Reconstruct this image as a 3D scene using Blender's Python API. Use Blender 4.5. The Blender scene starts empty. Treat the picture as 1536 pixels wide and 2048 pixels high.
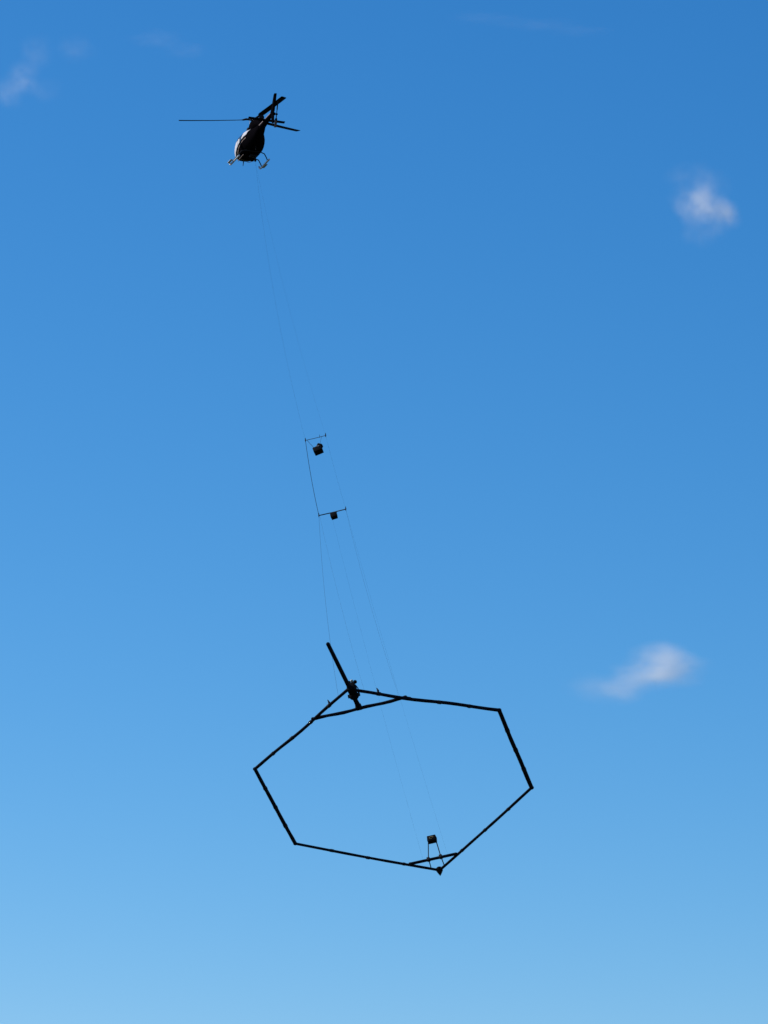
import bpy, bmesh, math, random
from mathutils import Vector, Matrix
random.seed(4)
R_ = math.radians
scene = bpy.context.scene
COL = scene.collection

# ------------------------------------------------------------------ camera
PITCH = 13.0
cam_d = bpy.data.cameras.new('camera')
cam = bpy.data.objects.new('camera', cam_d)
COL.objects.link(cam)
cam.location = (0, 0, 1.6)
cam.rotation_euler = (R_(90 + PITCH), 0, 0)
cam_d.sensor_fit = 'VERTICAL'
cam_d.sensor_height = 24.0
cam_d.lens = 93.75
cam_d.clip_end = 60000
cam_d.clip_start = 0.5
scene.camera = cam
scene.cycles.volume_bounces = 4
scene.cycles.max_bounces = 12

# ------------------------------------------------------------------ sky + sun
SUN_EL, SUN_AZ = 36.0, -77.0          # azimuth from +Y towards +X
world = bpy.data.worlds.new('World')
scene.world = world
world.use_nodes = True
nt = world.node_tree
for n in list(nt.nodes):
    nt.nodes.remove(n)
out = nt.nodes.new('ShaderNodeOutputWorld')
bg = nt.nodes.new('ShaderNodeBackground')
sky = nt.nodes.new('ShaderNodeTexSky')
sky.sky_type = 'NISHITA'
sky.sun_disc = False
sky.sun_elevation = R_(SUN_EL)
sky.sun_rotation = R_(SUN_AZ)
sky.altitude = 300
sky.air_density = 1.0
sky.dust_density = 0.0
sky.ozone_density = 3.0
gam = nt.nodes.new('ShaderNodeGamma')
gam.inputs['Gamma'].default_value = 1.0
# camera-like colour rendition of the clear sky: one power curve per channel over the whole sky
nt.links.new(sky.outputs[0], gam.inputs['Color'])
sep = nt.nodes.new('ShaderNodeSeparateColor'); cmb = nt.nodes.new('ShaderNodeCombineColor')
nt.links.new(gam.outputs[0], sep.inputs[0])
SKY_S = 0.1
for i, (gain, power) in enumerate(((1.74, 1.93), (1.115, 1.15), (1.24, 0.89))):
    m0 = nt.nodes.new('ShaderNodeMath'); m0.operation = 'MULTIPLY'; m0.inputs[1].default_value = SKY_S
    m1 = nt.nodes.new('ShaderNodeMath'); m1.operation = 'POWER'; m1.inputs[1].default_value = power
    m2 = nt.nodes.new('ShaderNodeMath'); m2.operation = 'MULTIPLY'; m2.inputs[1].default_value = gain / SKY_S
    nt.links.new(sep.outputs[i], m0.inputs[0]); nt.links.new(m0.outputs[0], m1.inputs[0]); nt.links.new(m1.outputs[0], m2.inputs[0])
    nt.links.new(m2.outputs[0], cmb.inputs[i])
nt.links.new(cmb.outputs[0], bg.inputs['Color'])
bg.inputs['Strength'].default_value = SKY_S
nt.links.new(bg.outputs[0], out.inputs['Surface'])

sun_d = bpy.data.lights.new('sun', 'SUN')
sun_d.energy = 5.0
sun_d.angle = R_(0.53)
sun_d.color = (1.0, 0.96, 0.90)
sun = bpy.data.objects.new('sun', sun_d)
COL.objects.link(sun)
sdir = Vector((math.sin(R_(SUN_AZ)) * math.cos(R_(SUN_EL)),
               math.cos(R_(SUN_AZ)) * math.cos(R_(SUN_EL)), math.sin(R_(SUN_EL))))
sun.rotation_euler = sdir.to_track_quat('Z', 'Y').to_euler()

scene.view_settings.view_transform = 'Standard'
scene.view_settings.look = 'None'
scene.view_settings.gamma = 1.0
scene.view_settings.use_curve_mapping = False
scene.view_settings.exposure = 0.0

# ------------------------------------------------------------------ materials
def mat(name, col, rough=0.5, metal=0.0, var=0.25, scale=6.0, bump=0.0, spec=0.5):
    m = bpy.data.materials.new(name)
    m.use_nodes = True
    t = m.node_tree
    b = t.nodes['Principled BSDF']
    tc = t.nodes.new('ShaderNodeTexCoord')
    nz = t.nodes.new('ShaderNodeTexNoise')
    nz.inputs['Scale'].default_value = scale
    nz.inputs['Detail'].default_value = 5
    t.links.new(tc.outputs['Object'], nz.inputs['Vector'])
    cr = t.nodes.new('ShaderNodeValToRGB')
    c = Vector(col)
    cr.color_ramp.elements[0].position = 0.3
    cr.color_ramp.elements[1].position = 0.7
    cr.color_ramp.elements[0].color = (*(c * (1 - var)), 1)
    cr.color_ramp.elements[1].color = (*(c * (1 + var)), 1)
    t.links.new(nz.outputs['Fac'], cr.inputs['Fac'])
    t.links.new(cr.outputs[0], b.inputs['Base Color'])
    b.inputs['Roughness'].default_value = rough
    b.inputs['Metallic'].default_value = metal
    b.inputs['Specular IOR Level'].default_value = spec
    if bump:
        bp = t.nodes.new('ShaderNodeBump')
        bp.inputs['Strength'].default_value = bump
        t.links.new(nz.outputs['Fac'], bp.inputs['Height'])
        t.links.new(bp.outputs[0], b.inputs['Normal'])
    return m

M = {
    'dark_paint': mat('dark_paint', (0.0035, 0.003, 0.004), 0.8, var=0.2, spec=0.0),
    'white_paint': mat('white_paint', (0.62, 0.60, 0.62), 0.4, var=0.05),
    'stripe': mat('stripe_paint', (0.30, 0.22, 0.20), 0.5, var=0.1),
    'glass': mat('tinted_glass', (0.03, 0.045, 0.06), 0.08, var=0.1),
    'rubber': mat('rubber', (0.012, 0.012, 0.013), 0.8, var=0.2, spec=0.2),
    'blade': mat('blade_composite', (0.010, 0.010, 0.013), 0.8, var=0.2, spec=0.04),
    'alu': mat('grey_aluminium', (0.42, 0.44, 0.47), 0.45, metal=0.3, var=0.1),
    'steel': mat('dark_steel', (0.018, 0.018, 0.02), 0.75, metal=0.0, var=0.2, spec=0.05),
    'carbon': mat('dark_composite_tube', (0.004, 0.007, 0.015), 0.7, var=0.35, scale=2.0, bump=0.1, spec=0.05),
    'black_box': mat('black_case', (0.006, 0.006, 0.007), 0.8, var=0.2, spec=0.04),
    'tape': mat('dark_tape', (0.010, 0.011, 0.014), 0.8, var=0.2, spec=0.2),
    'brass': mat('ochre_cable', (0.16, 0.11, 0.035), 0.6, var=0.2),
    'pale': mat('pale_plastic', (0.62, 0.58, 0.42), 0.5, var=0.1),
    'rope': mat('weathered_rope', (0.03, 0.035, 0.045), 0.9, var=0.3, scale=20, spec=0.2),
    'bar': mat('spreader_metal', (0.05, 0.07, 0.09), 0.6, var=0.2, metal=0.2),
}

def livery(name):
    # black paint, pale upper body above a sloping line, thin beige cheat line just under it (flat print)
    m = bpy.data.materials.new(name); m.use_nodes = True
    t = m.node_tree; b = t.nodes['Principled BSDF']
    tc = t.nodes.new('ShaderNodeTexCoord'); sp = t.nodes.new('ShaderNodeSeparateXYZ')
    t.links.new(tc.outputs['Object'], sp.inputs[0])
    mx = t.nodes.new('ShaderNodeMath'); mx.operation = 'MULTIPLY_ADD'; mx.inputs[1].default_value = 0.30
    t.links.new(sp.outputs['X'], mx.inputs[0]); t.links.new(sp.outputs['Z'], mx.inputs[2])     # z + .30 x
    nz = t.nodes.new('ShaderNodeTexNoise'); nz.inputs['Scale'].default_value = 3.0
    t.links.new(tc.outputs['Object'], nz.inputs['Vector'])
    cr = t.nodes.new('ShaderNodeValToRGB'); cr.color_ramp.interpolation = 'CONSTANT'
    dv = t.nodes.new('ShaderNodeMath'); dv.operation = 'DIVIDE'; dv.inputs[1].default_value = 4.0
    t.links.new(mx.outputs[0], dv.inputs[0]); t.links.new(dv.outputs[0], cr.inputs['Fac'])
    e = cr.color_ramp.elements
    blk, stp, wht = (.0035, .003, .004, 1), (.22, .17, .15, 1), (.50, .49, .52, 1)
    e[0].position = 0; e[0].color = blk
    e[1].position = 1.10 / 4; e[1].color = stp
    for p, c in ((1.17, blk), (1.38, wht)):
        q = e.new(p / 4); q.color = c
    ax = t.nodes.new('ShaderNodeMath'); ax.operation = 'GREATER_THAN'; ax.inputs[1].default_value = -1.05
    t.links.new(sp.outputs['X'], ax.inputs[0])
    mix = t.nodes.new('ShaderNodeMix'); mix.data_type = 'RGBA'
    mix.inputs['A'].default_value = blk
    t.links.new(ax.outputs[0], mix.inputs['Factor']); t.links.new(cr.outputs[0], mix.inputs['B'])
    t.links.new(mix.outputs['Result'], b.inputs['Base Color'])
    rr = t.nodes.new('ShaderNodeMapRange'); rr.inputs['To Min'].default_value = .55; rr.inputs['To Max'].default_value = .75
    t.links.new(nz.outputs['Fac'], rr.inputs['Value']); t.links.new(rr.outputs[0], b.inputs['Roughness'])
    b.inputs['Specular IOR Level'].default_value = 0.0
    return m
M['livery'] = livery('two_tone_livery')

# ------------------------------------------------------------------ helpers
def empty(name, loc=(0, 0, 0), mtx=None, parent=None):
    o = bpy.data.objects.new(name, None)
    COL.objects.link(o)
    o.empty_display_size = 0.5
    if mtx is not None:
        o.matrix_world = mtx
    else:
        o.location = loc
    if parent:
        o.parent = parent
    return o

def tag(o, label=None, cat=None, group=None, kind=None):
    if label: o['label'] = label
    if cat: o['category'] = cat
    if group: o['group'] = group
    if kind: o['kind'] = kind
    return o

def build(name, bm, mats, parent=None, smooth=True):
    bmesh.ops.recalc_face_normals(bm, faces=bm.faces)
    me = bpy.data.meshes.new(name)
    bm.to_mesh(me); bm.free()
    if not isinstance(mats, (list, tuple)):
        mats = [mats]
    for m in mats:
        me.materials.append(m)
    if smooth:
        for p in me.polygons:
            p.use_smooth = True
        try:
            me.set_sharp_from_angle(angle=R_(40))
        except Exception:
            pass
    o = bpy.data.objects.new(name, me)
    COL.objects.link(o)
    if parent:
        o.parent = parent
    return o

def frame_for(d, up=Vector((0, 0, 1))):
    d = d.normalized()
    s = d.cross(up)
    if s.length < 1e-3:
        s = d.cross(Vector((0, 1, 0)))
    s.normalize()
    return s, s.cross(d).normalized()

def loft(bm, rings, cap=True):
    """rings: list of lists of Vectors (same count)"""
    vr = [[bm.verts.new(p) for p in r] for r in rings]
    n = len(vr[0])
    faces = []
    for a, b in zip(vr, vr[1:]):
        for i in range(n):
            faces.append(bm.faces.new((a[i], a[(i + 1) % n], b[(i + 1) % n], b[i])))
    if cap:
        bm.faces.new(list(reversed(vr[0])))
        bm.faces.new(vr[-1])
    return faces

def tube(bm, pts, r, seg=10, up=Vector((0, 0, 1)), w=None):
    """round (r) or elliptic (w across, r along up) tube through pts; r may be a list"""
    pts = [Vector(p) for p in pts]
    rings = []
    for i, p in enumerate(pts):
        d = (pts[min(i + 1, len(pts) - 1)] - pts[max(i - 1, 0)])
        s, u = frame_for(d, up)
        rr = r[i] if isinstance(r, (list, tuple)) else r
        ww = (w[i] if isinstance(w, (list, tuple)) else w) if w else rr
        k = 1.0
        if 0 < i < len(pts) - 1:
            d1 = (p - pts[i - 1]).normalized(); d2 = (pts[i + 1] - p).normalized()
            k = 1 / max(0.5, math.cos(d1.angle(d2) / 2))
        rings.append([p + s * (ww * k * math.cos(2 * math.pi * j / seg)) + u * (rr * k * math.sin(2 * math.pi * j / seg)) for j in range(seg)])
    loft(bm, rings)

def box(bm, c, size, mtx=None, bev=0.0):
    b2 = bmesh.new()
    bmesh.ops.create_cube(b2, size=1)
    for v in b2.verts:
        v.co = Vector((v.co.x * size[0], v.co.y * size[1], v.co.z * size[2]))
    if bev:
        bmesh.ops.bevel(b2, geom=b2.edges[:], offset=bev, segments=2, affect='EDGES', profile=0.6)
    for v in b2.verts:
        if mtx: v.co = mtx @ v.co
        v.co += Vector(c)
    tmp = bpy.data.meshes.new('t'); b2.to_mesh(tmp); b2.free()
    bm.from_mesh(tmp); bpy.data.meshes.remove(tmp)

def ball(bm, c, r, sc=(1, 1, 1), seg=14):
    b2 = bmesh.new()
    bmesh.ops.create_uvsphere(b2, u_segments=seg, v_segments=max(6, seg // 2 + 2), radius=r)
    for v in b2.verts:
        v.co = Vector((v.co.x * sc[0], v.co.y * sc[1], v.co.z * sc[2])) + Vector(c)
    tmp = bpy.data.meshes.new('t'); b2.to_mesh(tmp); b2.free()
    bm.from_mesh(tmp); bpy.data.meshes.remove(tmp)

def prism(bm, outline, thick):
    """outline: list of (x,z) in the XZ plane, extruded +-thick/2 in Y (tapered edge)"""
    a = [bm.verts.new((x, -thick / 2, z)) for x, z in outline]
    b = [bm.verts.new((x, thick / 2, z)) for x, z in outline]
    n = len(a)
    bm.faces.new(a); bm.faces.new(list(reversed(b)))
    for i in range(n):
        bm.faces.new((a[i], b[i], b[(i + 1) % n], a[(i + 1) % n]))

# ------------------------------------------------------------------ ground
bm = bmesh.new()
N = 96
ringr = [0, 40, 150, 400, 1000, 3000, 9000, 30000]
prev = None
for r in ringr[1:]:
    ring = [bm.verts.new((r * math.cos(2 * math.pi * i / N), r * math.sin(2 * math.pi * i / N), 0)) for i in range(N)]
    if prev is None:
        bm.faces.new(ring)
    else:
        for i in range(N):
            bm.faces.new((prev[i], prev[(i + 1) % N], ring[(i + 1) % N], ring[i]))
    prev = ring
ground = build('ground', bm, mat('meadow_grass', (0.035, 0.045, 0.018), 0.95, var=0.5, scale=0.05, spec=0.1), smooth=False)
tag(ground, 'flat dark green meadow below the frame', None, None, 'structure')

# ------------------------------------------------------------------ clouds (real volumes far up)
def cloud(name, loc, size, blobs, density, nscale, label, seed=0.0, nlo=0.38, nhi=0.62, step=None):
    """blobs in local unit coords: (x, z, rx, rz, weight)"""
    bm = bmesh.new()
    bmesh.ops.create_icosphere(bm, subdivisions=3, radius=1.0)
    for v in bm.verts:
        v.co = Vector((v.co.x * size[0], v.co.y * size[1], v.co.z * size[2]))
    m = bpy.data.materials.new('cloud_vapour')
    m.use_nodes = True
    t = m.node_tree
    for n in list(t.nodes): t.nodes.remove(n)
    o = t.nodes.new('ShaderNodeOutputMaterial')
    pv = t.nodes.new('ShaderNodeVolumePrincipled')
    pv.inputs['Color'].default_value = (1, 1, 1, 1)
    pv.inputs['Anisotropy'].default_value = 0.25
    t.links.new(pv.outputs[0], o.inputs['Volume'])
    tc = t.nodes.new('ShaderNodeTexCoord')
    unit = t.nodes.new('ShaderNodeVectorMath'); unit.operation = 'DIVIDE'
    unit.inputs[1].default_value = size
    t.links.new(tc.outputs['Object'], unit.inputs[0])
    # domain warp so the outline frays
    wn = t.nodes.new('ShaderNodeTexNoise'); wn.inputs['Scale'].default_value = 2.2; wn.inputs['Detail'].default_value = 5
    off = t.nodes.new('ShaderNodeVectorMath'); off.operation = 'ADD'; off.inputs[1].default_value = (seed, seed * 1.7, seed * 0.6)
    t.links.new(unit.outputs[0], off.inputs[0]); t.links.new(off.outputs[0], wn.inputs['Vector'])
    ws = t.nodes.new('ShaderNodeVectorMath'); ws.operation = 'SUBTRACT'; ws.inputs[1].default_value = (0.5, 0.5, 0.5)
    t.links.new(wn.outputs['Color'], ws.inputs[0])
    wm = t.nodes.new('ShaderNodeVectorMath'); wm.operation = 'SCALE'; wm.inputs['Scale'].default_value = 0.45
    t.links.new(ws.outputs[0], wm.inputs[0])
    wp = t.nodes.new('ShaderNodeVectorMath'); wp.operation = 'ADD'
    t.links.new(unit.outputs[0], wp.inputs[0]); t.links.new(wm.outputs[0], wp.inputs[1])
    acc = None
    for (x, z, rx, rz, w) in blobs:
        s = t.nodes.new('ShaderNodeVectorMath'); s.operation = 'SUBTRACT'; s.inputs[1].default_value = (x, 0, z)
        t.links.new(wp.outputs[0], s.inputs[0])
        dv = t.nodes.new('ShaderNodeVectorMath'); dv.operation = 'DIVIDE'; dv.inputs[1].default_value = (rx, 0.8, rz)
        t.links.new(s.outputs[0], dv.inputs[0])
        ln = t.nodes.new('ShaderNodeVectorMath'); ln.operation = 'LENGTH'
        t.links.new(dv.outputs[0], ln.inputs[0])
        mr = t.nodes.new('ShaderNodeMapRange'); mr.interpolation_type = 'SMOOTHSTEP'
        mr.inputs['From Min'].default_value = 1.0; mr.inputs['From Max'].default_value = 0.0
        mr.inputs['To Min'].default_value = 0.0; mr.inputs['To Max'].default_value = w
        t.links.new(ln.outputs['Value'], mr.inputs['Value'])
        if acc is None:
            acc = mr.outputs[0]
        else:
            ad = t.nodes.new('ShaderNodeMath'); ad.operation = 'ADD'
            t.links.new(acc, ad.inputs[0]); t.links.new(mr.outputs[0], ad.inputs[1]); acc = ad.outputs[0]
    nz = t.nodes.new('ShaderNodeTexNoise'); nz.inputs['Scale'].default_value = nscale; nz.inputs['Detail'].default_value = 5
    nz.inputs['Roughness'].default_value = 0.6
    t.links.new(off.outputs[0], nz.inputs['Vector'])
    nr = t.nodes.new('ShaderNodeMapRange')
    nr.inputs['From Min'].default_value = nlo; nr.inputs['From Max'].default_value = nhi
    nr.inputs['To Min'].default_value = 0.08; nr.inputs['To Max'].default_value = 1.0
    t.links.new(nz.outputs['Fac'], nr.inputs['Value'])
    mu = t.nodes.new('ShaderNodeMath'); mu.operation = 'MULTIPLY'
    t.links.new(acc, mu.inputs[0]); t.links.new(nr.outputs[0], mu.inputs[1])
    md = t.nodes.new('ShaderNodeMath'); md.operation = 'MULTIPLY'; md.inputs[1].default_value = density
    t.links.new(mu.outputs[0], md.inputs[0])
    t.links.new(md.outputs[0], pv.inputs['Density'])
    ob = build(name, bm, m)
    ob.location = loc
    tag(ob, label, 'cloud', 'small wispy clouds scattered over the blue sky')
    return ob

CLOUD_DIST = 5000.0     # metres; 1 px of the 1536 px picture is about 0.6 m there
def sky_place(x_deg, el_deg, d=CLOUD_DIST):
    return (d * math.tan(R_(x_deg)), d, 1.6 + d * math.tan(R_(el_deg)) / math.cos(R_(x_deg)))

cloud('cloud', sky_place(4.76, 17.31), (68, 45, 72),
      [(-0.10, 0.06, 0.62, 0.48, 1.0), (0.40, -0.16, 0.42, 0.42, 0.85), (-0.05, -0.45, 0.5, 0.36, 0.16), (0.14, -0.06, 0.40, 0.34, 0.55), (-0.25, 0.60, 0.65, 0.30, 0.16), (0.25, 0.42, 0.40, 0.34, 0.15)],
      0.024, 2.6, 'puffy round white cloud wisp high at the right of the sky', 1.3)
cloud('cloud', sky_place(3.80, 10.67), (125, 50, 66),
      [(0.15, 0.22, 0.42, 0.48, 1.0), (0.32, 0.05, 0.42, 0.42, 0.8), (-0.02, -0.08, 0.36, 0.36, 0.8), (-0.24, -0.34, 0.32, 0.30, 0.55), (-0.50, -0.30, 0.45, 0.40, 0.22)],
      0.024, 2.4, 'slanting pale cloud to the right of the hexagonal frame', 4.1)
cloud('cloud', sky_place(-5.35, 19.2), (60, 40, 60),
      [(-0.1, -0.15, 0.5, 0.5, 1.0), (0.15, 0.45, 0.5, 0.5, 0.35), (-0.45, -0.5, 0.5, 0.4, 0.7), (0.3, -0.4, 0.6, 0.3, 0.25)],
      0.0095, 2.8, 'faint ragged cloud at the upper left edge of the sky', 7.7)
cloud('cloud', sky_place(-4.65, 19.55), (42, 30, 34),
      [(0.0, 0.0, 0.8, 0.7, 1.0)], 0.0032, 3.0, 'very faint cloud puff just right of the upper left cloud', 2.9)
cloud('cloud', sky_place(-3.25, 19.65), (64, 30, 32),
      [(-0.25, 0.2, 0.7, 0.5, 1.0), (0.35, -0.3, 0.6, 0.4, 0.9)], 0.0032, 3.0, 'thin streaky cloud above and left of the helicopter', 5.3)
cloud('cloud', sky_place(2.2, 19.95), (120, 30, 30),
      [(-0.45, 0.25, 0.55, 0.32, 0.8), (0.1, -0.05, 0.6, 0.30, 1.0), (0.55, -0.35, 0.5, 0.28, 0.8)], 0.0025, 4.0, 'barely visible thin streak of cloud at the top right of the sky', 8.8)

# ------------------------------------------------------------------ helicopter
HYAW, HPITCH = 14.5, 3.6
hub_world = Vector((-9.25, 270.16, 92.50))
HROLL = 3.2
fwd = Vector((-math.sin(R_(HYAW)) * math.cos(R_(HPITCH)), math.cos(R_(HYAW)) * math.cos(R_(HPITCH)), math.sin(R_(HPITCH))))
lef = Vector((0, 0, 1)).cross(fwd).normalized()
upv = fwd.cross(lef).normalized()
rollm = Matrix.Rotation(R_(HROLL), 3, fwd)
lef = rollm @ lef; upv = rollm @ upv
hm = Matrix.Translation(hub_world) @ Matrix((fwd, lef, upv)).transposed().to_4x4()
# base of the thing: origin at the skids; the geometry uses hub-relative z, shifted by +HZ
HZ = 3.10
hm = hm @ Matrix.Translation((0, 0, -HZ))
heli = empty('helicopter', mtx=hm)
tag(heli, 'dark and white helicopter seen from behind and below, towing the hexagonal frame', 'helicopter')
def hz(z): return z + HZ

def section(x, zb, zt, hw, n=28, ex=2.6, shoulder=1.0):
    zc, hh = (zb + zt) / 2, (zt - zb) / 2
    pts = []
    for i in range(n):
        a = 2 * math.pi * i / n
        c, s = math.cos(a), math.sin(a)
        y = hw * math.copysign(abs(c) ** (2 / ex), c)
        z = hh * math.copysign(abs(s) ** (2 / ex), s)
        if s > 0: y *= (1 - (1 - shoulder) * s * s)
        pts.append(Vector((x, y, hz(zc + z))))
    return pts

prof = [(3.02, -2.12, -1.90, .10), (2.95, -2.25, -1.78, .30), (2.75, -2.36, -1.62, .50), (2.4, -2.45, -1.36, .68), (2.0, -2.50, -1.10, .80),
        (1.5, -2.53, -.88, .86), (1.0, -2.54, -.78, .89), (.4, -2.54, -.76, .89), (-.2, -2.52, -.78, .86), (-.8, -2.46, -.86, .76),
        (-1.3, -2.32, -.92, .61), (-1.8, -2.08, -.97, .46), (-2.3, -1.84, -1.0, .37), (-2.8, -1.62, -1.02, .31), (-3.1, -1.52, -1.04, .26)]
bm = bmesh.new()
rings = [section(*p, shoulder=0.74) for p in prof]
faces = loft(bm, rings)
fus = build('fuselage', bm, M['livery'], heli)
for s in (1, -1):
    bm = bmesh.new()
    tube(bm, [(2.7, s * .30, hz(-2.38)), (2.4, s * .42, hz(-2.47)), (1.8, s * .48, hz(-2.525)), (1.0, s * .50, hz(-2.545)), (.2, s * .50, hz(-2.54))], .018, seg=6)
    build('belly_strake', bm, M['stripe'], heli)
# windows and doors
def skin_y(x, z):
    for (p, q) in zip(prof, prof[1:]):
        if q[0] <= x <= p[0]:
            u = (p[0] - x) / (p[0] - q[0])
            hw = p[3] * (1 - u) + q[3] * u
            zb = p[1] * (1 - u) + q[1] * u; zt = p[2] * (1 - u) + q[2] * u
            rel = max(-.98, min(.98, (z - (zb + zt) / 2) / ((zt - zb) / 2)))
            y = hw * (1 - abs(rel) ** 2.6) ** (1 / 2.6)
            if rel > 0:
                y *= 1 - .26 * rel ** 2.6
            return y
    return 0
def skin_panel(name, x0, x1, z0, z1, s, m, lift=0.008, slant=0.0, parent=heli, nx=6, nz=5):
    bm = bmesh.new()
    inner, outer = [], []
    for L, dst in ((lift, outer), (-0.02, inner)):
        for j in range(nz + 1):
            row = []
            z = z0 + (z1 - z0) * j / nz
            for i in range(nx + 1):
                x = x0 + (x1 - x0) * i / nx + slant * (j / nz)
                row.append(bm.verts.new((x, s * (skin_y(x, z) + L), hz(z))))
            dst.append(row)
    for g in (outer, inner):
        for j in range(nz):
            for i in range(nx):
                bm.faces.new((g[j][i], g[j][i + 1], g[j + 1][i + 1], g[j + 1][i]))
    for i in range(nx):
        for j in (0, nz):
            bm.faces.new((outer[j][i], outer[j][i + 1], inner[j][i + 1], inner[j][i]))
    for j in range(nz):
        for i in (0, nx):
            bm.faces.new((outer[j][i], outer[j + 1][i], inner[j + 1][i], inner[j][i]))
    return build(name, bm, m, parent)
for s in (1, -1):
    d = skin_panel('door', 0.62, 1.75, -2.3, -1.48, s, M['livery'], 0.012)
    skin_panel('door_window', 0.70, 1.85, -1.45, -1.14, s, M['glass'], 0.016, slant=-0.12, parent=d)
    bm = bmesh.new()
    box(bm, (0.74, s * (skin_y(.74, -2.00) + .035), hz(-2.00)), (.14, .03, .03))
    build('handle', bm, M['alu'], d)
    skin_panel('rear_window', -0.30, 0.45, -1.42, -1.18, s, M['glass'], 0.012)
    skin_panel('door', -0.75, 0.55, -2.3, -1.46, s, M['livery'], 0.010)
# windshield panes (two) over the nose
def windshield(s):
    bm = bmesh.new()
    grid = []
    for i in range(8):
        x = 1.85 + i * 0.13
        row = []
        for (p, q) in zip(prof, prof[1:]):
            if q[0] <= x <= p[0]:
                u = (p[0] - x) / (p[0] - q[0])
                hw = p[3] * (1 - u) + q[3] * u
                zb = p[1] * (1 - u) + q[1] * u; zt = p[2] * (1 - u) + q[2] * u
                break
        for j in range(6):
            a = R_(88 - j * 14)
            c, sn = math.cos(a), math.sin(a)
            y = hw * abs(c) ** (2 / 2.6) * (1 - .26 * sn * sn)
            z = (zb + zt) / 2 + (zt - zb) / 2 * abs(sn) ** (2 / 2.6)
            row.append(Vector((x, s * (y + .006 + .03 * (j == 0)), hz(z + .008))))
        grid.append(row)
    vs = [[bm.verts.new(p) for p in r] for r in grid]
    fs = []
    for i in range(7):
        for j in range(5):
            fs.append(bm.faces.new((vs[i][j], vs[i + 1][j], vs[i + 1][j + 1], vs[i][j + 1])))
    bmesh.ops.solidify(bm, geom=fs, thickness=0.012)
    build('windshield', bm, M['glass'], heli)
windshield(1); windshield(-1)

# engine cowling and transmission fairing
bm = bmesh.new()
cp = [(.9, -.80, -.66, .10), (.7, -.85, -.44, .18), (.4, -.9, -.26, .25), (0, -.9, -.16, .30), (-.6, -.95, -.12, .34), (-1.2, -1.0, -.16, .38),
      (-1.8, -1.05, -.30, .38), (-2.3, -1.1, -.50, .33), (-2.7, -1.15, -.74, .26), (-2.95, -1.16, -.95, .18)]
loft(bm, [section(*p, n=20, ex=2.4) for p in cp])
build('engine_cowling', bm, M['dark_paint'], heli)
bm = bmesh.new()
tube(bm, [(-2.1, 0, hz(-.62)), (-2.5, 0, hz(-.58)), (-2.8, 0, hz(-.50))], [.16, .17, .18], seg=16)
build('exhaust_pipe', bm, M['steel'], heli)
for s in (1, -1):
    bm = bmesh.new()
    box(bm, (.55, s * .28, hz(-.62)), (.42, .05, .26), bev=.015)
    build('air_intake', bm, M['steel'], heli)
# tail boom
bm = bmesh.new()
tb = [(-2.95, -1.28, .255), (-3.4, -1.265, .235), (-4.2, -1.24, .205), (-5.2, -1.20, .165), (-6.0, -1.17, .135), (-6.55, -1.15, .10), (-6.75, -1.15, .05)]
tube(bm, [(x, 0, hz(z)) for x, z, r in tb], [r for x, z, r in tb], seg=18)
boom = build('tail_boom', bm, M['dark_paint'], heli)
bm = bmesh.new()
tube(bm, [(-3.2, .237, hz(-1.25)), (-4.2, .205, hz(-1.22)), (-5.2, .166, hz(-1.18)), (-6.2, .126, hz(-1.14))], .028, seg=8, w=.010)
build('stripe', bm, M['stripe'], boom)
bm = bmesh.new()
tube(bm, [(-2.6, 0, hz(-.95)), (-3.2, 0, hz(-.985)), (-4.6, 0, hz(-1.0)), (-6.0, 0, hz(-1.02))], [.03, .045, .04, .03], seg=8)
build('drive_shaft_cover', bm, M['steel'], boom)
# fins
bm = bmesh.new()
prism(bm, [(-5.95, hz(-1.1)), (-6.28, hz(-.62)), (-6.62, hz(.05)), (-6.70, hz(.12)), (-6.98, hz(.12)), (-6.92, hz(-.4)), (-6.72, hz(-1.1))], 0.15)
build('upper_fin', bm, M['dark_paint'], heli, smooth=False)
bm = bmesh.new()
prism(bm, [(-6.1, hz(-1.2)), (-6.72, hz(-1.2)), (-6.85, hz(-1.62)), (-6.92, hz(-1.95)), (-6.68, hz(-1.95)), (-6.42, hz(-1.6))], 0.12)
lf = build('lower_fin', bm, M['dark_paint'], heli, smooth=False)
bm = bmesh.new()
tube(bm, [(-6.62, 0, hz(-1.93)), (-6.85, 0, hz(-2.08)), (-7.1, 0, hz(-2.02))], .02, seg=8)
build('tail_skid', bm, M['steel'], lf)
# horizontal stabiliser
bm = bmesh.new()
def foil(x0, chord, y, z, t):
    return [Vector((x0 - chord * a, y, hz(z + t * b))) for a, b in ((0, 0), (.1, .5), (.35, .75), (.7, .4), (1, 0), (.7, -.3), (.35, -.6), (.1, -.45))]
loft(bm, [foil(-4.40, .42, -1.28, -1.18, .11), foil(-4.38, .48, -.6, -1.19, .12), foil(-4.36, .52, 0, -1.2, .12), foil(-4.38, .48, .6, -1.19, .12), foil(-4.40, .42, 1.28, -1.18, .11)])
build('horizontal_stabilizer', bm, M['dark_paint'], heli)
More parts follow.
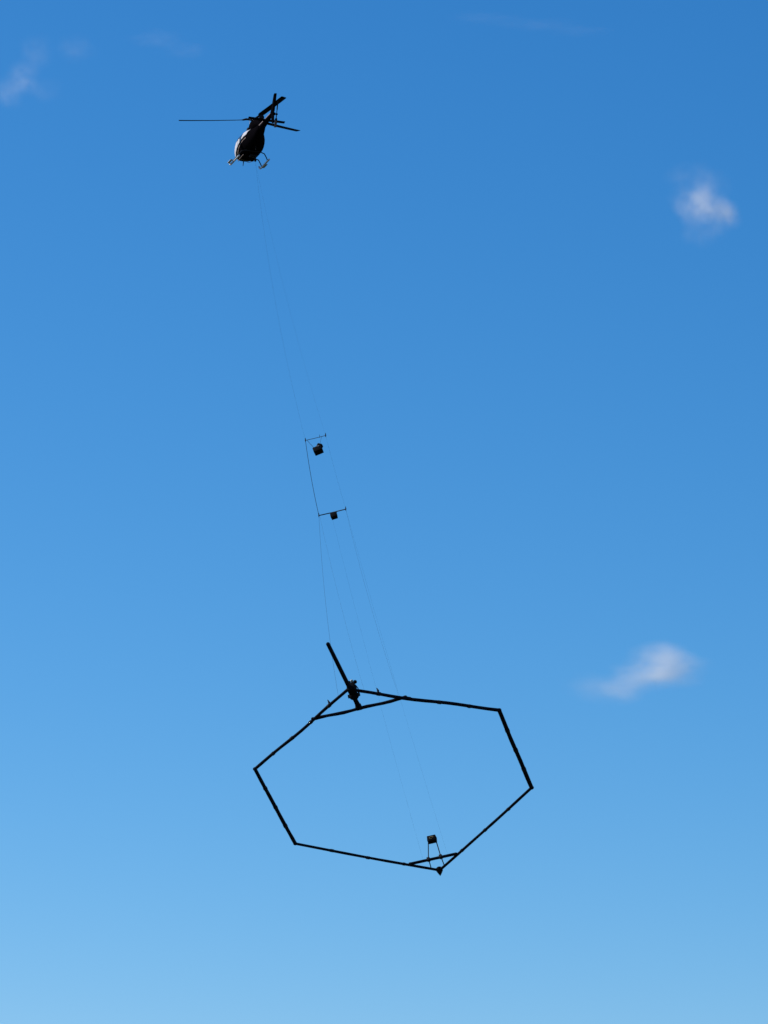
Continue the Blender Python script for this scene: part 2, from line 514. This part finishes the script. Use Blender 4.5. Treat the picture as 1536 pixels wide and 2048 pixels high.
# tail rotor on the right side of the boom
trc = Vector((-6.18, -.34, hz(-1.13)))
bm = bmesh.new()
tube(bm, [(-6.18, -.08, hz(-1.13)), (-6.18, -.24, hz(-1.13))], [.13, .10], seg=12)
tube(bm, [(-6.18, -.22, hz(-1.13)), (-6.18, -.42, hz(-1.13))], .05, seg=10)
box(bm, trc, (.16, .07, .16), bev=.02)
hubt = build('tail_rotor_hub', bm, M['steel'], heli)
for k in range(2):
    a = R_(98 + 180 * k)
    d = Vector((math.cos(a), 0, math.sin(a)))
    bm = bmesh.new()
    n_ = Vector((0, 1, 0)); c_ = d.cross(n_)
    rr = []
    for r, ch, th in ((.10, .07, .05), (.25, .09, .04), (.35, .24, .06), (.7, .24, .05), (.92, .22, .035), (.93, .12, .01)):
        rr.append([trc + d * r + c_ * (ch * u) + n_ * (th * v + ch * u * .55) for u, v in ((-.5, 0), (-.25, .5), (.2, .5), (.5, 0), (.2, -.4), (-.25, -.4))])
    loft(bm, rr)
    build('tail_rotor_blade', bm, M['blade'], heli)
# main rotor
bm = bmesh.new()
tube(bm, [(0, 0, hz(-.45)), (0, 0, hz(-.25)), (0, 0, hz(.02))], [.15, .10, .075], seg=14, up=Vector((1, 0, 0)))
tube(bm, [(0, 0, hz(-.26)), (0, 0, hz(-.20))], [.22, .22], seg=18, up=Vector((1, 0, 0)))
build('rotor_mast', bm, M['steel'], heli)
bm = bmesh.new()
tube(bm, [(0, 0, hz(-.03)), (0, 0, hz(.05)), (0, 0, hz(.09))], [.26, .26, .12], seg=18, up=Vector((1, 0, 0)))
AZ = [70.5, 190.5, 310.5]
FLAP = {70.5: -4.4, 190.5: 3.2, 310.5: 5.4}
for az in AZ:
    d = Vector((math.cos(R_(az)), math.sin(R_(az)), 0))
    tube(bm, [d * .12 + Vector((0, 0, hz(.0))), d * .50 + Vector((0, 0, hz(.01)))], [.055, .04], w=[.15, .08], seg=10)
hub = build('rotor_head', bm, M['steel'], heli)
for az in AZ:
    d = Vector((math.cos(R_(az)), math.sin(R_(az)), 0))
    c_ = Vector((math.sin(R_(az)), -math.cos(R_(az)), 0))      # leading edge: turns clockwise from above
    cone = math.tan(R_(FLAP[az]))
    rr = []
    pf = ((-.5, 0), (-.36, .35), (-.1, .55), (.2, .38), (.5, 0), (.2, -.3), (-.1, -.42), (-.36, -.32))
    stations = ((.42, .13, .09), (.75, .13, .07), (1.0, .16, .055), (1.2, .34, .046), (1.45, .39, .046), (3.0, .40, .044), (4.4, .40, .042), (5.28, .40, .038), (5.345, .34, .02))
    for r, ch, th in stations:
        tw = R_(13 - 7 * r / 5.345)
        bend = cone * r + 0.004 * r * r
        ctr = d * r + Vector((0, 0, hz(.03 + bend)))
        rr.append([ctr + c_ * (-(ch * u) * math.cos(tw)) + Vector((0, 0, th * v - ch * u * math.sin(tw))) for u, v in pf])
    bm = bmesh.new()
    loft(bm, rr)
    b = build('rotor_blade', bm, M['blade'], heli)
    bm = bmesh.new()
    base = Vector((0, 0, hz(.03)))
    tube(bm, [d * .30 + base, d * .52 + base + Vector((0, 0, .01)), d * .80 + base + Vector((0, 0, cone * .8))], [.06, .075, .05], w=[.10, .11, .08], seg=10)
    build('blade_grip', bm, M['steel'], b)
    bm = bmesh.new()
    q = Vector((0, 0, 0))
    tube(bm, [d * .28 + c_ * .20 + Vector((0, 0, hz(-.30))), d * .30 + c_ * .20 + Vector((0, 0, hz(.02)))], .016, seg=6, up=Vector((1, 0, 0)))
    build('pitch_link', bm, M['alu'], b)
# landing gear
XF, XR = 1.15, -0.72
for s in (1, -1):
    bm = bmesh.new()
    pts = [(2.05, s * 1.08, hz(-2.78)), (1.85, s * 1.09, hz(-2.94)), (1.55, s * 1.09, hz(-3.03)), (1.0, s * 1.09, hz(-3.05)), (-1.25, s * 1.09, hz(-3.05))]
    tube(bm, pts, .062, seg=12)
    sk = build('skid', bm, M['alu'], heli)
    bm = bmesh.new()
    box(bm, (.95, s * 1.27, hz(-2.96)), (1.05, .17, .04), bev=.01)
    tube(bm, [(.50, s * 1.09, hz(-3.04)), (.50, s * 1.29, hz(-2.97))], .03, seg=6)
    tube(bm, [(1.40, s * 1.09, hz(-3.04)), (1.40, s * 1.29, hz(-2.97))], .03, seg=6)
    build('step', bm, M['alu'], sk)
for X in (XF, XR):
    bm = bmesh.new()
    pts = [(X, -1.09, hz(-3.03)), (X, -1.0, hz(-2.83)), (X, -.82, hz(-2.55)), (X, -.55, hz(-2.47)), (X, .55, hz(-2.47)), (X, .82, hz(-2.55)), (X, 1.0, hz(-2.83)), (X, 1.09, hz(-3.03))]
    tube(bm, pts, .038, seg=10, up=Vector((1, 0, 0)))
    build('cross_tube', bm, M['steel'], heli)
# belly equipment: cargo hook, beam, cable cutter and antenna
bm = bmesh.new()
box(bm, (.0, -.18, hz(-2.62)), (.50, .50, .12), bev=.02)
tube(bm, [(0, -.32, hz(-2.64)), (0, -.36, hz(-2.86))], [.07, .05], seg=8, up=Vector((1, 0, 0)))
box(bm, (0, -.36, hz(-2.90)), (.20, .12, .18), bev=.02)
build('cargo_hook', bm, M['steel'], heli)
bm = bmesh.new()
box(bm, (1.05, -.30, hz(-2.60)), (.55, .36, .14), bev=.03)
build('belly_equipment_box', bm, M['dark_paint'], heli)
bm = bmesh.new()
prism(bm, [(2.55, hz(-2.40)), (2.30, hz(-2.42)), (2.46, hz(-2.76)), (2.52, hz(-2.76))], .03)
build('cable_cutter', bm, M['steel'], heli, smooth=False)
bm = bmesh.new()
tube(bm, [(-1.5, 0, hz(-2.28)), (-1.62, 0, hz(-2.62))], .012, seg=6)
build('antenna', bm, M['steel'], heli)

# ------------------------------------------------------------------ hexagonal transmitter frame
fc = Vector((0.7192, 271.0568, 45.4448))
ua = Vector((-0.28752, -0.87403, 0.39166)).normalized()
ut = Vector((0.95556, -0.23399, 0.17932)); ut = (ut - ua * ut.dot(ua)).normalized()
un = ua.cross(ut).normalized()
fm = Matrix.Translation(fc) @ Matrix((ua, ut, un)).transposed().to_4x4()
frame = empty('hexagonal_loop_frame', mtx=fm)
tag(frame, 'large dark six sided tube frame hanging level below the helicopter, tail boom at one corner', 'survey loop')

CN = {'A': (11.18, .12), 'B': (5.08, 8.86), 'C': (-4.66, 8.50), 'D': (-12.20, -.30), 'E': (-5.05, -8.76), 'F': (4.70, -8.52)}
def P(p, z=0): return Vector((p[0], p[1], z))
Z3 = Vector((0, 0, 1))
def side(n0, n1, w0, h0, w1, h1, joints, wob=0.035):
    a, b = P(CN[n0]), P(CN[n1])
    d = (b - a)
    L = d.length
    k = 14
    pts, ws, hs = [], [], []
    ph = random.random() * 6
    sd, _ = frame_for(d, Z3)
    for i in range(k + 1):
        u = i / k
        o = wob * math.sin(ph + u * 9) * math.sin(math.pi * u)
        sag = -0.05 * math.sin(math.pi * u)
        pts.append(a + d * u + sd * o + Z3 * (sag + o * .6))
        j = 1 + random.uniform(-.05, .05)
        ws.append((w0 + (w1 - w0) * u) * j); hs.append((h0 + (h1 - h0) * u) * j)
    bm = bmesh.new()
    tube(bm, pts, hs, seg=14, w=ws, up=Z3)
    s = build('side_tube', bm, M['carbon'], frame)
    for q in range(joints):
        u = (q + 1) / (joints + 1)
        c = a + d * u + Z3 * (-0.05 * math.sin(math.pi * u)) + sd * (wob * math.sin(ph + u * 9) * math.sin(math.pi * u))
        bm = bmesh.new()
        dd = d.normalized() * random.uniform(.10, .16)
        tube(bm, [c - dd, c - dd * .8, c + dd * .8, c + dd], [h0 * .95, h0 * 1.22, h0 * 1.22, h0 * .95], seg=14, w=[w0 * .95, w0 * 1.18, w0 * 1.18, w0 * .95], up=Z3)
        build('joint_sleeve', bm, M['tape'], s)
    return s
side('A', 'B', .125, .100, .135, .108, 4, .05)
side('B', 'C', .140, .125, .150, .130, 3, .015)
side('C', 'D', .115, .083, .110, .082, 3, .02)
side('D', 'E', .108, .086, .112, .085, 3, .02)
side('E', 'F', .130, .120, .130, .120, 3, .01)
side('F', 'A', .120, .095, .120, .090, 4, .035)
for k, r in (('B', .165), ('C', .165), ('E', .15), ('F', .15)):
    bm = bmesh.new()
    ball(bm, P(CN[k]), r, (1, 1, .8))
    build('corner_joint', bm, M['carbon'], frame)

def beam(name, pts, r, m='carbon', par=frame, w=None, seg=12):
    bm = bmesh.new()
    tube(bm, pts, r, seg=seg, w=w, up=Z3)
    return build(name, bm, M[m], par)
# rear cross beam with a slightly lumpy lashing, and the front one
cb = []
for i in range(13):
    u = i / 12
    cb.append(Vector((8.82 + .07 * u + .04 * math.sin(u * 14), -3.11 + 6.57 * u, -.02 - .03 * math.sin(math.pi * u))))
beam('cross_beam', cb, [.105 + .012 * math.sin(i * 2.1) for i in range(13)], w=[.125 + .012 * math.cos(i * 1.7) for i in range(13)])
fb = [Vector((-10.63, -2.05 + 3.43 * i / 6, .01)) for i in range(7)]
beam('cross_beam', fb, .095, w=.13)
for c in ((8.82, -3.11), (8.89, 3.46), (-10.62, -2.03), (-10.64, 1.36)):
    bm = bmesh.new()
    ball(bm, Vector((c[0], c[1] * .985, 0)), .125, (1.3, 1.2, .8))
    build('clamp', bm, M['tape'], frame)
# tail boom of the frame
tbm = beam('tail_boom', [(8.86, .17, .02), (9.6, .19, .05), (11.4, .24, .05), (14.0, .31, .04), (16.40, .37, .03), (16.50, .375, .03)], [.17, .15, .14, .135, .13, .08], w=[.19, .16, .145, .14, .13, .08], seg=14)
bm = bmesh.new(); ball(bm, (16.44, .372, .03), .138, (1.1, 1, .95)); build('boom_tip', bm, M['carbon'], tbm)
bm = bmesh.new()
box(bm, (8.95, .17, .02), (.42, .40, .30), bev=.05)
build('boom_clamp', bm, M['tape'], tbm)
# instrument cluster at the rear corner
pod = empty('instrument_pod', (11.0, .25, 0), parent=frame)
def podpart(name, m, fn, smooth=True):
    bm = bmesh.new(); fn(bm); return build(name, bm, M[m], pod, smooth)
podpart('housing', 'black_box', lambda b: box(b, (.02, .08, .10), (.72, .56, .60), bev=.10))
podpart('cylinder', 'black_box', lambda b: tube(b, [(-.42, -.05, .12), (-.38, .0, .12), (.20, .10, .20)], [.22, .25, .25], seg=16))
podpart('receiver_coil', 'black_box', lambda b: (ball(b, (-.66, .02, -.02), .30, (1.05, 1.12, .95)), tube(b, [(-.66, -.38, .02), (-.66, .42, .02)], .13, seg=12)))
podpart('antenna_dome', 'pale', lambda b: ball(b, (.33, .20, .50), .10, (1.2, 1, .8)))
podpart('antenna_dome', 'black_box', lambda b: ball(b, (.22, -.02, .50), .11))
podpart('antenna_dome', 'black_box', lambda b: ball(b, (.24, .40, .42), .13))
podpart('bracket', 'brass', lambda b: box(b, (.05, .28, .42), (.22, .05, .05), bev=.01))
podpart('cable', 'rope', lambda b: tube(b, [(.1, .36, .3), (-.1, .48, .1), (-.35, .42, -.12), (-.6, .30, -.1)], .035, seg=6))
# small upright fittings on the rear sides
for (x, y, s) in ((9.95, -1.58, -1), (10.03, 1.86, 1)):
    bm = bmesh.new()
    tube(bm, [(x, y, .05), (x - .02, y, .22), (x + .03, y - .05, .34), (x + .02, y - .08, .42)], [.085, .055, .04, .02], seg=8, up=Vector((1, 0, 0)))
    ball(bm, (x, y, .20), .075)
    build('upright_fitting', bm, M['steel'], frame)
# ballast cone under the front corner
bm = bmesh.new()
tube(bm, [(-12.12, -.28, .22), (-12.14, -.29, .14), (-12.18, -.30, -.05), (-12.24, -.30, -.30), (-12.27, -.30, -.42)], [.14, .24, .24, .10, .02], seg=14, up=Vector((1, 0, 0)))
build('nose_weight', bm, M['black_box'], frame)
# case on a four legged stand over the front
stand_top = Vector((-10.62, -.28, 1.64))
sd_ = empty('instrument_stand', (-11.0, -.2, 0), parent=frame)
def lp(v): return Vector(v) - Vector((-11.0, -.2, 0))
bm = bmesh.new(); box(bm, lp(stand_top), (.46, .62, .42), bev=.025); build('instrument_case', bm, M['black_box'], sd_)
bm = bmesh.new()
cc = lp(stand_top) + Vector((.232, 0, 0))
tube(bm, [cc + Vector((.012, .17 * math.cos(k * .9) * (1 - k * .06), .12 * math.sin(k * .9) * (1 - k * .05))) for k in range(11)], .022, seg=6)
build('coiled_cable', bm, M['brass'], sd_)
for (sy, y1, y2) in ((-.29, -.66, -.79), (.29, .24, .17)):
    a = lp(stand_top) + Vector((0, sy, -.21))
    bm = bmesh.new()
    tube(bm, [a, lp((-10.62, y1, .10))], .036, seg=8)
    build('leg', bm, M['steel'], sd_)
    bm = bmesh.new()
    tube(bm, [lp((-10.66, y1, .10)), lp((-11.70, y2, .04))], .036, seg=8)
    build('brace', bm, M['steel'], sd_)
for y in (-.66, .24):
    bm = bmesh.new(); box(bm, lp((-10.62, y, .04)), (.30, .22, .24), bev=.03); build('leg_clamp', bm, M['tape'], sd_)

# ------------------------------------------------------------------ sling: spreaders, cases, ropes
hook = hm @ Vector((0, -.36, hz(-2.99)))
def on_line(u, y=0.0, x=0.0, z=0.0):
    """point on the tow line from frame centre (0) to the hook (1), offset in the frame's axes"""
    return fc.lerp(hook, u) + ut * (y - .15 * min(1, u * 2.5)) + ua * x + un * z
def spreader(u, half, label):
    base = on_line(u)
    mtx = Matrix.Translation(base) @ Matrix((ua, ut, un)).transposed().to_4x4()
    e = empty('spreader_bar', mtx=mtx)
    tag(e, label, 'spreader bar', 'spreader bars in the tow rigging')
    return e
U1, U2 = 0.5445, 0.424
s1 = spreader(U1, .75, 'thin upper spreader bar with upright ends, above the larger hanging case')
s2 = spreader(U2, 1.0, 'lower spreader bar of the tow rigging, above the smaller hanging case')
H1, H2 = .74, .98
for e, H, r in ((s1, H1, .020), (s2, H2, .036)):
    bm = bmesh.new(); tube(bm, [(0, -H, 0), (0, -H * .3, -.01), (0, H * .3, -.01), (0, H, 0)], r, seg=8); build('crossbar', bm, M['bar'], e)
    for y in (-H, H):
        bm = bmesh.new()
        tube(bm, [(0, y, -.14), (0, y, .0), (0, y, .22)], [.02, .045, .018], seg=8, up=Vector((1, 0, 0)))
        build('end_fitting', bm, M['steel'], e)
for y in (.30,):
    bm = bmesh.new(); tube(bm, [(0, y, -.05), (0, y, .20)], .014, seg=6, up=Vector((1, 0, 0))); build('upright_pin', bm, M['steel'], s1)
def mk_case(name, parent_mtx, label, grp='equipment cases hanging in the tow rigging'):
    e = empty(name, mtx=parent_mtx); tag(e, label, 'equipment case', grp); return e
rot = Matrix((ua, ut, un)).transposed().to_4x4()
c1 = mk_case('equipment_case', Matrix.Translation(on_line(U1, .14, 0, -1.15)) @ rot, 'larger black case with a lump on top, hanging under the upper spreader bar')
bm = bmesh.new(); box(bm, (0, -.02, 0), (.50, .62, .40), mtx=Matrix.Rotation(R_(12), 3, 'X'), bev=.03); build('case_body', bm, M['black_box'], c1)
bm = bmesh.new(); box(bm, (0, .12, .32), (.34, .36, .30), mtx=Matrix.Rotation(R_(-30), 3, 'X'), bev=.06); build('top_unit', bm, M['black_box'], c1)
bm = bmesh.new(); box(bm, (.26, .02, .17), (.03, .24, .03), mtx=Matrix.Rotation(R_(-8), 3, 'X')); build('handle', bm, M['alu'], c1)
bm = bmesh.new()
tube(bm, [(0, -.18, -.18), (0, -.16, -.34)], [.08, .05], seg=8, up=Vector((1, 0, 0))); build('foot', bm, M['black_box'], c1)
bm = bmesh.new()
tube(bm, [(0, .25, -.16), (0, .30, -.26)], [.06, .04], seg=8, up=Vector((1, 0, 0)))
build('foot', bm, M['black_box'], c1)
c2 = mk_case('equipment_case', Matrix.Translation(on_line(U2, .10, 0, -.34)) @ rot, 'smaller square black case slung close under the lower spreader bar')
bm = bmesh.new(); box(bm, (0, 0, 0), (.36, .44, .36), mtx=Matrix.Rotation(R_(5), 3, 'X'), bev=.03); build('case_body', bm, M['black_box'], c2)
bm = bmesh.new(); box(bm, (0, -.24, .20), (.06, .05, .22)); build('bracket', bm, M['steel'], c2)
bm = bmesh.new(); box(bm, (0, .20, .20), (.04, .04, .20)); build('bracket', bm, M['steel'], c2)

ROPES = 'ropes of the tow rigging'
def rope(a, b, r, label, sag=0.0, n=10, lead=None):
    a, b = Vector(a), Vector(b)
    pts = []
    for i in range(n + 1):
        u = i / n
        p = a.lerp(b, u)
        p.z -= sag * 4 * u * (1 - u) * 0.3
        p -= ut * sag * 4 * u * (1 - u)
        pts.append(p)
    bm = bmesh.new()
    tube(bm, pts, r, seg=6, up=Vector((1, 0, 0)))
    o = build('rope', bm, M['rope'], None)
    tag(o, label, 'rope', ROPES)
    return o
def S1(y): return on_line(U1, y)
def S2(y): return on_line(U2, y)
def FR(x, y, z=.1): return fm @ Vector((x, y, z))
rope(hook, S1(-H1), .003, 'long thin rope from the helicopter belly to the left end of the upper bar', .35)
rope(hook, S1(H1), .002, 'long thin rope from the helicopter belly to the right end of the upper bar', .25)
rope(S1(-H1), S2(-H2), .018, 'thicker rope joining the left ends of the two spreader bars', .06)
rope(S1(H1), S2(H2), .003, 'thin rope joining the right ends of the two spreader bars', .02)
rope(S1(-H1 + .1), on_line(U1, -.10, 0, -.96), .013, 'short slanting rope holding the larger case on its left')
rope(S1(H1 - .3), on_line(U1, .26, 0, -.74), .010, 'short rope holding the larger case on its right')
rope(S2(-H2), FR(10.47, -.77), .0065, 'leftmost rope from the lower bar to the rear left of the frame', .18)
rope(S2(-H2 + .05), FR(10.59, 1.05), .0032, 'rope from the left of the lower bar to just right of the rear corner', .10)
rope(S2(H2), FR(9.19, 3.02), .0038, 'rope from the lower bar to the rear right side of the frame', .15)
rope(S2(-.1), FR(-10.63, -1.05), .0022, 'thin rope down to the front cross beam, left of the stand', .10)
rope(S2(H2), FR(-10.63, .75), .0022, 'thin rope down to the front cross beam, right of the stand', .10)
